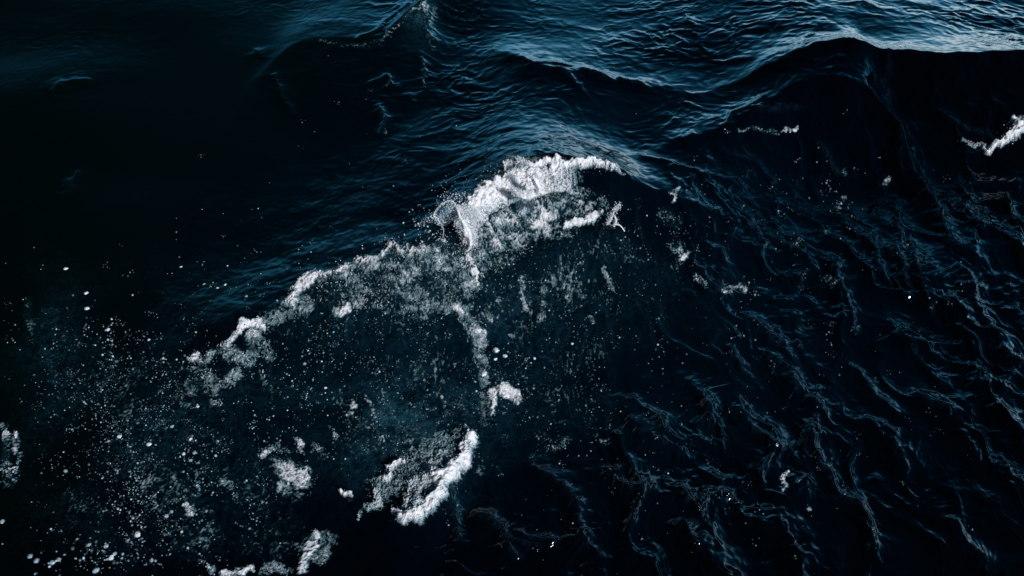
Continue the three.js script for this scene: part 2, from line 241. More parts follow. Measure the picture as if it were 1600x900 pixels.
// ------------------------------------------------------------------ foam: strokes read off the photograph
// a stroke is [ [px, py, half width, strength] ... ]; fill = how far the lace closes, thick = height of the pile in metres, rate = bubbles for each px
const FOAM = [
  { name: 'breaking_foam', label: 'large white foam crown tumbling over the highest crest in the middle', fill: .68, thick: .045, rate: 7, s: [
    [[733, 314, 5, 1], [752, 300, 7, 1], [775, 288, 7, 1], [800, 277, 6, .9]], [[738, 325, 18, .9], [770, 305, 30, .92], [805, 290, 32, .9], [840, 285, 36, .86], [882, 282, 24, .7]],
    [[788, 262, 5, .8], [805, 252, 6, .7], [822, 258, 7, .7]], [[830, 262, 8, .9], [850, 255, 6, .9], [870, 256, 9, 1], [890, 260, 8, 1], [862, 266, 8, .9]], [[890, 258, 6, 1], [910, 256, 5, .9], [928, 255, 4, 1], [946, 260, 4, 1], [960, 264, 3, .7], [976, 271, 2.5, .4]],
    [[802, 300, 9, 1], [820, 305, 9, 1], [838, 303, 6, 1]], [[838, 300, 6, 1], [840, 285, 7, 1], [832, 276, 6, .9]], [[820, 322, 22, .66], [822, 340, 14, .5]], [[742, 340, 14, .7], [760, 330, 10, .8], [748, 352, 12, .6]],
    [[775, 345, 8, .7], [790, 335, 8, .7]], [[800, 258, 18, .5], [850, 268, 22, .6]]] },
  { name: 'foam_apron', veil: 1.5, label: 'lacy grey foam sliding down the wave face under the white crown', fill: .42, thick: .012, rate: 5, s: [
    [[740, 390, 26, .8], [785, 360, 40, .8], [835, 335, 44, .8], [885, 315, 34, .7], [930, 325, 26, .5]], [[745, 360, 50, .4], [860, 340, 60, .4]],
    [[700, 400, 24, .5], [745, 410, 30, .5], [800, 395, 24, .4]]] },
  { name: 'foam_lip', label: 'short bright foam lip below the dark hollow at the crown end', fill: .7, thick: .02, rate: 6, s: [
    [[884, 352, 5, .9], [905, 347, 7, 1], [925, 340, 7, 1], [942, 330, 5, .8]], [[915, 325, 8, .6], [930, 312, 6, .5]]] },
  { name: 'foam_column', label: 'white foam column at the foot of the glassy splash arch', fill: .85, thick: .05, rate: 8, s: [
    [[716, 325, 5, .9], [724, 345, 10, 1], [731, 365, 15, 1], [735, 380, 9, 1], [728, 392, 4, .6]], [[738, 330, 8, .7], [752, 318, 8, .8]], [[718, 352, 5, 1], [716, 366, 4, .8]]] },
  { name: 'foam_fringe', veil: 2.0, label: 'ragged white foam fringe along the crest left of the splash', fill: .53, thick: .022, rate: 5, s: [
    [[498, 430, 5, .9], [520, 424, 5, .8], [545, 414, 6, .9]], [[505, 440, 14, .45], [540, 440, 16, .5]], [[500, 455, 20, .33], [560, 455, 30, .4], [640, 470, 40, .42], [700, 470, 34, .42]], [[588, 402, 6, .8], [606, 390, 6, .8], [612, 378, 6, .9]],
    [[545, 414, 6, .9], [570, 407, 7, 1], [590, 402, 4, .5]], [[608, 376, 6, .9], [622, 388, 10, .9], [648, 398, 14, .9], [662, 392, 10, .8], [690, 380, 8, .6]],
    [[540, 425, 14, .55], [590, 410, 16, .6], [640, 405, 20, .7], [690, 410, 22, .6], [730, 410, 16, .7]],
    [[560, 440, 20, .5], [575, 470, 18, .35]], [[640, 420, 20, .6], [632, 460, 18, .45]], [[695, 440, 26, .5], [690, 490, 24, .4]], [[610, 440, 26, .4], [660, 470, 30, .4]],
    [[525, 490, 9, .7], [545, 480, 7, .7], [565, 472, 6, .5]], [[655, 455, 12, .5], [660, 500, 14, .4]], [[590, 455, 14, .4], [600, 485, 8, .4]]] },
  { name: 'foam_mound', veil: 1.6, label: 'rounded white foam mound low on the crest with a lacy skirt', fill: .66, thick: .03, rate: 6, s: [
    [[425, 492, 6, .5], [440, 478, 6, .6], [452, 466, 6, .8]], [[420, 500, 16, .35], [445, 490, 16, .4]],
    [[456, 458, 9, 1], [472, 445, 11, 1], [488, 433, 8, 1], [500, 428, 4, .8]], [[458, 472, 12, .8], [462, 488, 13, .55]], [[480, 470, 12, .45], [475, 495, 10, .35]]] },
  { name: 'crest_foam', veil: 1.5, label: 'smooth arched white foam cap on the lower left crest', fill: .62, thick: .03, rate: 6, s: [
    [[372, 516, 4, .9], [382, 506, 6, 1], [396, 503, 7, 1], [408, 506, 6, 1], [410, 516, 6, .7]], [[318, 562, 6, .6], [332, 552, 5, .7], [345, 548, 6, .7], [360, 530, 5, .7], [374, 516, 4, .8]],
    [[395, 525, 14, .55], [398, 555, 12, .35]], [[362, 553, 14, .5], [385, 560, 16, .5]], [[415, 535, 10, .45], [420, 560, 8, .3]]] },
  { name: 'foam_tuft', label: 'small white foam tuft at the far left end of the crest', fill: .55, thick: .02, rate: 5, s: [
    [[294, 562, 6, 1], [306, 556, 8, 1], [316, 560, 5, .8]], [[310, 575, 14, .5], [330, 600, 15, .5], [340, 625, 12, .5]], [[355, 600, 12, .5], [370, 580, 10, .5]],
    [[300, 590, 18, .35], [290, 620, 18, .3]], [[410, 580, 6, .5], [414, 600, 6, .45]]] },
  { name: 'foam_trail', veil: 1.7, label: 'broken foam trail winding down the middle of the wave face', fill: .58, thick: .01, rate: 5, s: [
    [[728, 398, 3, .9], [738, 412, 5, 1], [740, 428, 5, .9], [746, 445, 3, .7]], [[730, 410, 18, .45], [735, 455, 22, .45]], [[714, 480, 6, 1], [722, 488, 4, .9]],
    [[715, 480, 16, .5], [735, 505, 18, .6], [750, 525, 17, .6], [748, 550, 14, .5], [745, 575, 12, .35]], [[745, 515, 6, .9], [757, 520, 5, .8]], [[780, 470, 16, .42], [800, 520, 18, .4]], [[752, 560, 12, .5], [756, 600, 12, .45]], [[905, 440, 7, .4], [925, 500, 7, .35]], [[945, 420, 6, .4], [960, 470, 6, .35]],
    [[815, 430, 6, .6], [818, 470, 7, .45], [826, 500, 8, .4]], [[850, 465, 9, .45], [845, 500, 9, .45]], [[875, 400, 4, .4], [880, 450, 5, .4]]] },
  { name: 'foam_patch', label: 'white foam patch with a dark hole where the trail ends', fill: .66, thick: .014, rate: 6, s: [
    [[768, 610, 5, .9], [772, 630, 7, .9], [768, 645, 6, .8]], [[785, 608, 12, .9], [800, 615, 11, .9], [808, 625, 6, .7]], [[755, 620, 14, .35], [760, 650, 16, .35]]] },
  { name: 'foam_roll', label: 'thick white foam roll of the small breaker near the bottom', fill: .6, thick: .04, rate: 7, s: [
    [[618, 800, 8, .9], [632, 810, 10, 1], [652, 803, 13, 1], [672, 788, 13, 1], [688, 770, 12, .95]], [[655, 790, 18, .8], [640, 785, 16, .75]],
    [[676, 735, 10, 1], [682, 748, 12, 1], [690, 757, 9, .9]], [[684, 752, 14, 1], [700, 742, 18, 1], [716, 728, 16, 1], [728, 712, 13, 1]], [[722, 700, 8, .9], [733, 690, 15, 1]], [[692, 765, 8, .9], [700, 752, 10, 1]],
    [[640, 770, 22, .66], [660, 755, 24, .7], [690, 715, 22, .6]], [[605, 742, 8, 1], [600, 750, 8, .8]], [[605, 735, 4, .9], [620, 728, 4, 1], [632, 725, 3, .8]],
    [[585, 770, 6, .8], [590, 788, 8, .7], [570, 792, 5, .6]], [[600, 760, 26, .4], [640, 730, 30, .4], [680, 700, 30, .4], [720, 680, 22, .35]], [[533, 771, 4, 1], [546, 775, 4, 1]], [[563, 800, 3, .6], [556, 808, 3, .6]]] },
  { name: 'foam_swirl', label: 'pale swirling froth circling above the small breaker', fill: .4, thick: .003, rate: 3, s: [
    [[575, 620, 5, .7], [582, 640, 5, .6], [585, 665, 6, .7], [598, 690, 5, .6]], [[600, 610, 7, .7], [598, 622, 8, .6]], [[552, 632, 8, .7]], [[625, 620, 8, .5]], [[690, 622, 5, .8], [694, 630, 5, .7]], [[560, 680, 40, .3], [640, 660, 70, .3], [700, 650, 50, .3]], [[520, 670, 8, .5], [525, 690, 8, .4]]] },
  { name: 'foam_raft', label: 'grey raft of packed bubbles left of the small breaker', fill: .5, thick: .006, rate: 5, s: [
    [[412, 706, 8, .7], [430, 698, 8, .7], [448, 704, 6, .6]], [[435, 725, 14, .6], [455, 738, 18, .9], [470, 750, 18, .8], [478, 735, 8, .8]], [[466, 690, 6, .7], [470, 705, 6, .5]], [[490, 700, 9, .5], [510, 710, 10, .4]], [[440, 760, 14, .4], [465, 775, 10, .4]], [[545, 645, 10, .3]], [[515, 668, 6, .6], [525, 682, 6, .6]]] },
  { name: 'foam_raft', label: 'small compact oval raft of bubbles between scattered flecks', fill: .6, thick: .006, rate: 5, s: [[[290, 790, 7, .8], [296, 800, 8, .9], [300, 806, 5, .6]], [[310, 740, 6, .5], [308, 760, 6, .5]], [[345, 750, 5, .5], [362, 758, 7, .5]]] },
  { name: 'foam_raft', label: 'branching white raft of foam at the bottom edge', fill: .55, thick: .01, rate: 6, s: [
    [[470, 890, 7, .8], [478, 872, 9, .9], [488, 850, 10, .9], [494, 835, 8, .8]], [[495, 870, 14, .6], [512, 860, 10, .6]], [[465, 855, 14, .35], [510, 840, 14, .35]]] },
  { name: 'foam_raft', label: 'flat white foam streak cut by the bottom edge', fill: .6, thick: .01, rate: 6, s: [[[320, 880, 7, .6], [330, 888, 7, .6]], [[350, 896, 7, 1], [375, 893, 8, 1], [392, 888, 4, .8]], [[410, 890, 8, .5], [430, 885, 8, .4], [450, 893, 7, .4]]] },
  { name: 'foam_net', label: 'stringy net of pale foam at the left edge', fill: .42, thick: .005, rate: 4, s: [
    [[4, 665, 7, .7], [12, 690, 8, .6], [8, 720, 10, .7], [15, 755, 10, .5]], [[24, 680, 6, .8], [26, 705, 6, .8], [30, 720, 5, .7], [25, 745, 6, .6]], [[2, 730, 6, .8], [15, 732, 4, .8], [32, 726, 3, .8]]] },
  { name: 'foam_net', label: 'faint green threads of foam low in the dark water on the left', fill: .26, thick: .002, rate: 3, s: [
    [[42, 470, 8, .5], [46, 500, 9, .5], [48, 520, 7, .4]], [[70, 487, 10, .6], [90, 485, 8, .6]], [[75, 500, 26, .35], [100, 530, 20, .3]], [[75, 545, 9, .5], [80, 580, 10, .55], [88, 600, 9, .5]], [[105, 585, 10, .55], [100, 600, 8, .4]]] },
  { name: 'breaking_foam', label: 'jagged white foam breaking in at the right edge', fill: .66, thick: .035, rate: 7, s: [
    [[1543, 234, 4, 1], [1560, 225, 6, 1], [1575, 215, 8, 1], [1592, 200, 12, 1], [1606, 195, 14, 1]], [[1580, 187, 6, .9], [1590, 195, 8, .9]], [[1500, 218, 3, .4], [1540, 233, 3, .7]]] },
  { name: 'foam_raft', label: 'small pale raft hung on a wrinkle right of the trail', fill: .5, thick: .005, rate: 5, s: [
    [[1128, 455, 7, .8], [1140, 450, 9, .8], [1160, 450, 8, .9]], [[1066, 405, 8, .7], [1075, 395, 6, .5]], [[1085, 430, 6, .6], [1100, 445, 6, .5]], [[1180, 460, 5, .5]]] },
  { name: 'foam_raft', label: 'tiny pale crescent of bubbles low on the right', fill: .6, thick: .004, rate: 5, s: [[[1228, 737, 4, .8], [1222, 748, 5, .8], [1225, 763, 5, .7]], [[1260, 795, 5, .6]], [[1247, 750, 3, .5]]] },
  { name: 'foam_raft', label: 'loose pale flakes of foam strewn over the ripples right of the breaker', fill: .36, thick: .003, rate: 4, s: [
    [[858, 625, 6, .7], [862, 645, 7, .5]], [[845, 680, 12, .45], [860, 700, 14, .5], [880, 690, 9, .6]], [[885, 685, 8, .6]], [[945, 690, 8, .6]], [[835, 715, 7, .6]], [[930, 678, 4, .6]], [[870, 660, 14, .35]], [[740, 650, 16, .3]], [[790, 680, 8, .3]], [[780, 735, 6, .5]], [[752, 732, 10, .35]]] },
  { name: 'foam_raft', label: 'loose pale flakes caught among the wrinkles on the right', fill: .42, thick: .003, rate: 4, s: [
    [[1310, 320, 8.0, 0.58], [1314, 312, 5.8, 0.50]], [[1275, 330, 6.9, 0.43]], [[1240, 382, 8.0, 0.58]], [[1300, 440, 10.3, 0.58], [1290, 436, 6.9, 0.43]], [[1252, 450, 8.0, 0.50]], [[1338, 515, 8.0, 0.58]], [[1250, 510, 6.9, 0.36]], [[1298, 508, 5.8, 0.43]], [[1288, 362, 4.6, 0.50]], [[1250, 372, 4.6, 0.50]], [[1455, 478, 5.8, 0.43]], [[1365, 597, 5.8, 0.50]], [[1385, 285, 5.8, 0.43], [1390, 280, 4.6, 0.43]], [[1320, 268, 4.6, 0.43]], [[1215, 330, 4.6, 0.43]]] },
  { name: 'foam_thread', label: 'thin broken foam threads across the dip right of the crown', fill: .38, thick: .006, rate: 4, s: [
    [[1050, 300, 5, .8], [1058, 292, 4, .7], [1052, 315, 4, .7]], [[1040, 335, 14, .5], [1055, 345, 14, .4]], [[1075, 300, 10, .3]], [[1155, 202, 3, .7], [1185, 200, 3, .8], [1215, 206, 3, .6], [1246, 200, 2.5, .8]], [[1050, 380, 14, .35], [1070, 400, 10, .5]]] },
];
FOAM.push(
  { name: 'foam_thread', label: 'pale feathery streak of thin foam at the top edge', fill: .42, thick: .003, rate: 4, s: [
    [[660, 2, 5, 0.50], [668, 30, 6, 0.50], [668, 55, 5, 0.43], [682, 76, 4, 0.36]], [[655, 8, 4, 0.43], [612, 45, 4, 0.43], [592, 66, 6, 0.36], [555, 72, 4, 0.29], [500, 62, 4, 0.29]], [[645, 18, 14, 0.25], [675, 20, 12, 0.29]], [[660, 98, 3, 0.36], [662, 130, 4, 0.32]], [[575, 142, 4, 0.29], [605, 132, 4, 0.29]], [[598, 172, 4, 0.29], [600, 205, 4, 0.29]]] },
  { name: 'foam_veil', veil: 3.2, label: 'faint threads of bubbles drawn down the dark wave face', fill: .27, thick: .002, rate: 3, s: [
    [[470, 520, 40, .3], [560, 520, 60, .36], [660, 520, 60, .4], [760, 500, 60, .42], [860, 470, 70, .42], [960, 450, 60, .36], [1040, 430, 40, .3]], [[420, 600, 50, .28], [560, 600, 60, .3], [700, 590, 60, .36], [830, 570, 60, .36], [920, 540, 50, .3]], [[860, 400, 40, .4], [960, 400, 50, .36]], [[820, 640, 50, .34], [920, 640, 50, .3]]] },
  { name: 'foam_net', label: 'dim scattered lace of foam over the lower left water', fill: .31, thick: .002, rate: 3, s: [
    [[180, 600, 60, .32], [230, 680, 70, .4], [260, 760, 70, .36], [300, 830, 60, .34]], [[330, 700, 50, .28], [390, 780, 60, .32], [420, 840, 50, .3]], [[120, 800, 50, .26], [200, 860, 50, .3]]] },
);
const FP = new Float32Array(W * H), FID = new Int16Array(W * H).fill(-1);
for (const f of FOAM) f.solid = /breaking|column|lip|roll/.test(f.name), f.open = /raft|net|patch|swirl|thread|veil/.test(f.name);
FOAM.forEach((f, id) => {
  for (const st of f.s) for (let i = 0; i < Math.max(1, st.length - 1); i++) {
    const a = st[i], b = st[Math.min(i + 1, st.length - 1)], R = Math.max(a[2], b[2]) * 1.5;
    const ex = b[0] - a[0], ey = b[1] - a[1], L = ex * ex + ey * ey || 1;
    for (let y = Math.max(0, Math.floor(Math.min(a[1], b[1]) - R)); y <= Math.min(H - 1, Math.max(a[1], b[1]) + R); y++)
      for (let x = Math.max(0, Math.floor(Math.min(a[0], b[0]) - R)); x <= Math.min(W - 1, Math.max(a[0], b[0]) + R); x++) {
        const wx = x + 5 * noise(x * .06, y * .06) + 2.5 * noise(x * .2 + 9, y * .2), wy = y + 5 * noise(x * .06 + 77, y * .06) + 2.5 * noise(x * .2, y * .2 + 33);
        const t = clamp(((wx - a[0]) * ex + (wy - a[1]) * ey) / L), d = Math.hypot(wx - a[0] - ex * t, wy - a[1] - ey * t) / lerp(a[2], b[2], t);
        const v = lerp(a[3], b[3], t) * (1 - sst(0.35, 1.35, d));
        const k = y * W + x; if (v > FP[k]) { FP[k] = v; FID[k] = id; }
      }
  }
});
function lace(x, z) {                                         // 0 .. 1, high on the threads of a web of several sizes
  const wx = x + .012 * noise(x * 17, z * 17) + .005 * noise(x * 60, z * 60), wz = z + .012 * noise(x * 17 + 60, z * 17) + .005 * noise(x * 60 + 9, z * 60);
  const a = 1 - Math.abs(noise(wx * 24, wz * 24)) * 1.6, b = 1 - Math.abs(noise(wx * 58 + 5, wz * 58)) * 1.5, c = noise(wx * 11 + 3, wz * 11) * .5 + .5, d = noise(wx * 120, wz * 120) * .5 + .5;
  return clamp(.24 * a + .33 * b + .24 * c + .26 * d);
}
const foamAt = (px, py) => px < 0 || py < 0 || px >= W - 1 || py >= H - 1 ? 0 : FP[(py | 0) * W + (px | 0)];

// ------------------------------------------------------------------ sea colour: clear deep water, milky teal where air is beaten into it
for (let k = 0; k < SC * SR; k++) {
  const x = pos[k * 3], y = pos[k * 3 + 1], z = pos[k * 3 + 2];
  let r = .0006, g = .0042, b = .0085;
  if (z < -1.3 && z > -9 && Math.abs(x) < 8) {
    const [px, py] = proj(x, y, z), n = fbm(x * 1.3, z * 1.3, 3);
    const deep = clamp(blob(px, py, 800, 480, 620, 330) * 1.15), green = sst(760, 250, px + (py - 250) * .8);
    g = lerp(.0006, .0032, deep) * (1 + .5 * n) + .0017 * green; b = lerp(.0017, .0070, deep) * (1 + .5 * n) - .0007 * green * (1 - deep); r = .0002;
    let froth = 0, air = .10 * blob(px, py, 640, 690, 130, 70) + .07 * blob(px, py, 690, 440, 240, 60) + .05 * blob(px, py, 600, 370, 90, 22) + .16 * blob(px, py, 662, 20, 24, 40) + .05 * blob(px, py, 250, 680, 200, 160) + .014 * blob(px, py, 820, 600, 320, 160) + .05 * blob(px, py, 90, 540, 50, 90);
    air *= .1 + 1.7 * clamp(lace(x, z) * 1.9 - .9) * clamp(.6 + 1.2 * noise(x * 3, z * 3));
    { const sw = blob(px, py, 640, 655, 120, 60); if (sw > .03) air += sw * .42 * Math.pow(clamp(lace(x * .8 + .3 * z, z * 1.1) * 1.5 - .42), 2) * clamp(.3 + 1.4 * noise(x * 5 + 2, z * 6)); }
    { const fb = blob(px, py, 720, 510, 330, 120) + .6 * blob(px, py, 960, 470, 160, 110); if (fb > .03) { const [u, v] = turn(D_FACE, x + .05 * noise(x * 4, z * 4), z, 9); air += (fb * .07 * Math.pow(clamp(rdg(u * 9, v * 9)), 5) + fb * .04 * Math.pow(clamp(rdg(u * 24, v * 24 + 8)), 4)) * clamp(-.1 + 1.5 * noise(x * 4, z * 2.2 + 3) + .5 * noise(x * 17, z * 9)); } }
    froth = .03 * Math.pow(clamp(wrinkle(x, z) / .022), 3) * clamp(lace(x * 1.9, z * 1.9) * 3 - 1.4);
    const F = foamAt(px, py);
    air += .15 * F * F * clamp(lace(x, z) * 1.8 - .5);
    r += air * .07 + froth * .2; g += air * .34 + froth * .55; b += air * .50 + froth * .95;
  }
  col[k * 3] = r; col[k * 3 + 1] = g; col[k * 3 + 2] = b;
}
{
  const idx = new Uint32Array((SC - 1) * (SR - 1) * 6); let n = 0;
  for (let j = 0; j < SR - 1; j++) for (let i = 0; i < SC - 1; i++) {
    const a = j * SC + i, b = a + 1, c = a + SC, d = c + 1;
    idx[n++] = a; idx[n++] = b; idx[n++] = d; idx[n++] = a; idx[n++] = d; idx[n++] = c;
  }
  const g = new THREE.BufferGeometry();
  g.setAttribute('position', new THREE.BufferAttribute(pos, 3)); g.setAttribute('color', new THREE.BufferAttribute(col, 3)); g.setAttribute('uv', new THREE.BufferAttribute(uv, 2));
  g.setIndex(new THREE.BufferAttribute(idx, 1)); g.computeVertexNormals();
  const m = new THREE.MeshPhysicalMaterial({ color: 0xffffff, vertexColors: true, roughness: .07, ior: 1.333, metalness: 0 });
  const sea = new THREE.Mesh(g, m); sea.name = 'sea'; sea.castShadow = sea.receiveShadow = true;
  sea.userData = { kind: 'structure', label: 'dark blue sea with steep wrinkled waves' };
  scene.add(sea);
}

// ------------------------------------------------------------------ foam bubbles
const used = {};
function numbered(n) { used[n] = (used[n] ?? -1) + 1; return used[n] ? n + '_' + String(used[n]).padStart(3, '0') : n; }
const E = new THREE.Euler(), Q = new THREE.Quaternion(), K = new THREE.Vector3(), T = new THREE.Vector3();
const ball = new THREE.IcosahedronGeometry(1, 1); ball.computeVertexNormals();
const foamMat = new THREE.MeshStandardMaterial({ color: 0xffffff, roughness: .42 });
function heap(name, list, parent) {                           // list of [x, y, z, radius, r, g, b]
  const im = new THREE.InstancedMesh(ball, foamMat, list.length), M = new THREE.Matrix4(), C = new THREE.Color();
  list.forEach((v, i) => {
    const s = v[3]; E.set(rnd() * .6, rnd() * 6.3, rnd() * .6); Q.setFromEuler(E); K.set(s * (.7 + .8 * rnd() * rnd()), s * (.55 + .4 * rnd()), s * (.7 + .3 * rnd())); T.set(v[0], v[1], v[2]); M.compose(T, Q, K); im.setMatrixAt(i, M);
    im.setColorAt(i, C.setRGB(v[4], v[5], v[6]));
  });
  im.name = name; im.castShadow = im.receiveShadow = true; im.userData.kind = 'stuff';
  parent.add(im); return im;
}
const fibre = (() => {                                         // one bent strand of torn water, thinning to its ends
  const c = new THREE.QuadraticBezierCurve3(new THREE.Vector3(-.5, 0, 0), new THREE.Vector3(.05, .26, .12), new THREE.Vector3(.5, 0, 0)), g = new THREE.TubeGeometry(c, 6, .075, 5), p = g.attributes.position, o = new THREE.Vector3();
  for (let i = 0; i <= 6; i++) { c.getPointAt(i / 6, o); const k = [.25, .7, 1, .8, 1.1, .9, .45][i]; for (let j = 0; j <= 5; j++) { const m = i * 6 + j; p.setXYZ(m, o.x + (p.getX(m) - o.x) * k, o.y + (p.getY(m) - o.y) * k, o.z + (p.getZ(m) - o.z) * k); } }
  g.computeVertexNormals(); return g;
})();
function strands(name, list, parent) {                        // list of [x, y, z, length, turn, tilt, brightness]
  const im = new THREE.InstancedMesh(fibre, foamMat, list.length), M = new THREE.Matrix4(), C = new THREE.Color();
  list.forEach((v, i) => { E.set(0, v[4], v[5], 'YXZ'); Q.setFromEuler(E); T.set(v[0], v[1], v[2]); K.set(v[3], v[3] * (.5 + rnd()), v[3] * (.5 + rnd())); M.compose(T, Q, K); im.setMatrixAt(i, M); im.setColorAt(i, C.setRGB(v[6] * .9, v[6] * .97, v[6])); });
  im.name = name; im.castShadow = im.receiveShadow = true; im.userData.kind = 'stuff'; parent.add(im); return im;
}
const FOAMGROUP = []; let TRI = 0;
const FIB = FOAM.map(() => []), DOWN = Math.atan2(-D_FACE[1], D_FACE[0]);
const heaps = FOAM.map(() => []);
for (let y = 0; y < H; y++) for (let x = 0; x < W; x++) {
  const F0 = FP[y * W + x]; if (F0 < .04) continue;
  const id = FID[y * W + x], f = FOAM[id];
  if (F0 > .22 && !f.open && rnd() < (f.solid ? .03 : .06)) {
    const h = hit(x + rnd(), y + rnd()), edge = f.solid && foamAt(x, y - 9) < .25, l = .004 + .014 * Math.pow(rnd(), 2.5) + (edge ? .006 * rnd() : 0);
    if (f.solid || noise(h[0] * 12, h[2] * 12) > -.15) FIB[id].push([h[0], h[1] + f.thick * sst(.15, .9, F0) * (.3 + .6 * rnd()) + .003, h[2], l, edge || rnd() < .4 ? rnd() * 6.3 : DOWN + gauss() * .5, edge ? .5 + rnd() * .9 : gauss() * .35 - (f.veil ? .3 : 0), .25 + .6 * rnd()]);
  }
  let n = f.rate * (f.open ? .16 : f.solid ? .26 : .16); n = Math.floor(n) + (rnd() < n % 1 ? 1 : 0);
  for (let k = 0; k < n; k++) {
    const h = hit(x + rnd(), y + rnd()), F = clamp(F0 * (f.solid ? 1 : .88 + .62 * noise(h[0] * 8.5 + 2, h[2] * 8.5) + .3 * noise(h[0] * 21, h[2] * 21 + 5))), w = f.veil ? turn(D_FACE, h[0], h[2], f.veil) : null, l0 = w ? lace(w[0], w[1]) : lace(h[0], h[2]), l = l0 + (F > .85 ? .10 : .21) * noise(h[0] * 165, h[2] * 140) - (F > .85 ? 0 : .05);
    const over = l + (f.solid ? 0 : .22 * sst(.30, .6, noise(h[0] * 24 + 11, h[2] * 24) + .45 * noise(h[0] * 60, h[2] * 60 + 4)) * F) - (1.02 - f.fill * (.47 + .80 * F) - .15 * F);
    if (over < 0 || rnd() > .25 + 4 * over) continue;
    const lump = .5 + .5 * clamp(1.3 * noise(h[0] * 16, h[2] * 16 + 7) + .8 * noise(h[0] * 41, h[2] * 41), -1, 1), mot = clamp(.74 + .75 * noise(h[0] * 33 + 40, h[2] * 33) + .5 * noise(h[0] * 75, h[2] * 75 + 9));
    const dense = clamp(over * 3) * (F > .85 ? .75 + .25 * mot : mot * F * 1.15), up = f.thick * sst(.15, .9, F) * (.3 + .7 * lump) * (.45 + .55 * rnd()) * (.35 + .65 * clamp(over * 3));
    const clump = f.solid ? 0 : sst(.30, .6, noise(h[0] * 24 + 11, h[2] * 24) + .45 * noise(h[0] * 60, h[2] * 60 + 4)) * clamp(F * 1.5 - .25), dn = Math.max(dense, clump * .95);
    const r = (.0011 + .0030 * Math.pow(rnd(), 4) + .0011 * dense) * (F < .3 ? .85 : 1) * (f.open ? 1.35 : 1), a = (f.open ? .8 : 1) * lerp(.10, .90, Math.pow(clamp(dn), .8)), v = F > .85 || f.solid || rnd() < clump ? .8 + .35 * rnd() : rnd() < .3 ? 1.25 : .3 + .5 * rnd();
    heaps[id].push([h[0], h[1] + up + clump * .008 * rnd(), h[2], r, Math.min(.92, a * v * lerp(.38, 1, clamp(dn * 1.15))), Math.min(.92, a * v * lerp(.84, .985, dn)), Math.min(.92, a * v)]);
  }
}
FOAM.forEach((f, id) => {
  const L = heaps[id]; if (!L.length) L.push([...hit(f.s[0][0][0], f.s[0][0][1]), .002, .3, .4, .5]);
  let cx = 0, cy = 0, cz = 0; for (const v of L) { cx += v[0]; cy += v[1]; cz += v[2]; } cx /= L.length; cy /= L.length; cz /= L.length;
  const g = new THREE.Group(); g.name = numbered(f.name); g.position.set(cx, cy, cz); g.userData = { label: f.label, category: 'foam' }; scene.add(g); FOAMGROUP[id] = g;
  for (const v of L) { v[0] -= cx; v[1] -= cy; v[2] -= cz; }
  heap('foam_bubbles', L, g); if (FIB[id].length) strands('foam_strands', FIB[id].map(v => [v[0] - cx, v[1] - cy, v[2] - cz, ...v.slice(3)]), g);
});

// ------------------------------------------------------------------ loose bubbles strewn over the water: nobody could count them
// [cx, cy, rx, ry, how many, smallest and largest radius in px]
const FLECKS = [
  ['bubble_scatter', 'countless small white bubbles strewn over the dark water at the lower left', [[220, 690, 100, 120, 1500, .45, 1.1], [200, 590, 120, 60, 500, .45, 1], [220, 680, 90, 110, 420, .8, 2.2], [250, 590, 90, 50, 200, .8, 2.6], [180, 560, 60, 60, 90, .8, 2.2], [270, 790, 110, 60, 320, .8, 2.8], [120, 850, 110, 40, 110, 1, 3], [240, 860, 70, 30, 150, .8, 2.6], [210, 700, 40, 80, 220, .7, 2]]],
  ['bubble_scatter', 'sparse pinprick bubbles on the smooth dark water at the far left', [[180, 440, 170, 60, 70, .7, 1.8], [360, 400, 150, 60, 60, .7, 1.6], [370, 450, 60, 30, 26, .8, 2.2], [60, 500, 60, 60, 50, .6, 1.6], [560, 250, 160, 90, 46, .6, 1.4]]],
  ['bubble_scatter', 'fine bubbles drawn down the face of the wave between crest and breaker', [[620, 560, 200, 90, 900, .45, 1], [860, 480, 160, 90, 500, .45, 1], [560, 540, 150, 60, 200, .7, 2], [480, 620, 130, 70, 220, .7, 2], [640, 590, 120, 60, 220, .7, 2], [830, 470, 110, 80, 260, .7, 2.2], [780, 560, 60, 60, 160, .7, 2.4], [900, 420, 110, 70, 140, .7, 2], [640, 440, 90, 50, 300, .7, 2.6], [940, 560, 110, 90, 140, .7, 1.8], [440, 560, 70, 60, 120, .7, 2.2], [450, 700, 90, 70, 200, .7, 1.8], [640, 700, 100, 60, 280, .6, 1.8]]],
  ['bubble_scatter', 'bubbles dotted over the wrinkled wave on the right', [[1200, 330, 160, 90, 150, .8, 2.2], [1290, 300, 70, 60, 60, 1, 2.6], [1300, 480, 160, 110, 130, .7, 2], [1120, 520, 110, 120, 110, .7, 2], [900, 690, 90, 60, 130, .7, 2], [1100, 700, 120, 90, 80, .6, 1.8], [1360, 680, 140, 110, 90, .6, 1.8], [1230, 770, 60, 50, 40, .8, 2.2], [900, 820, 260, 60, 70, .6, 1.6], [1050, 340, 40, 40, 70, .7, 2]]],
];
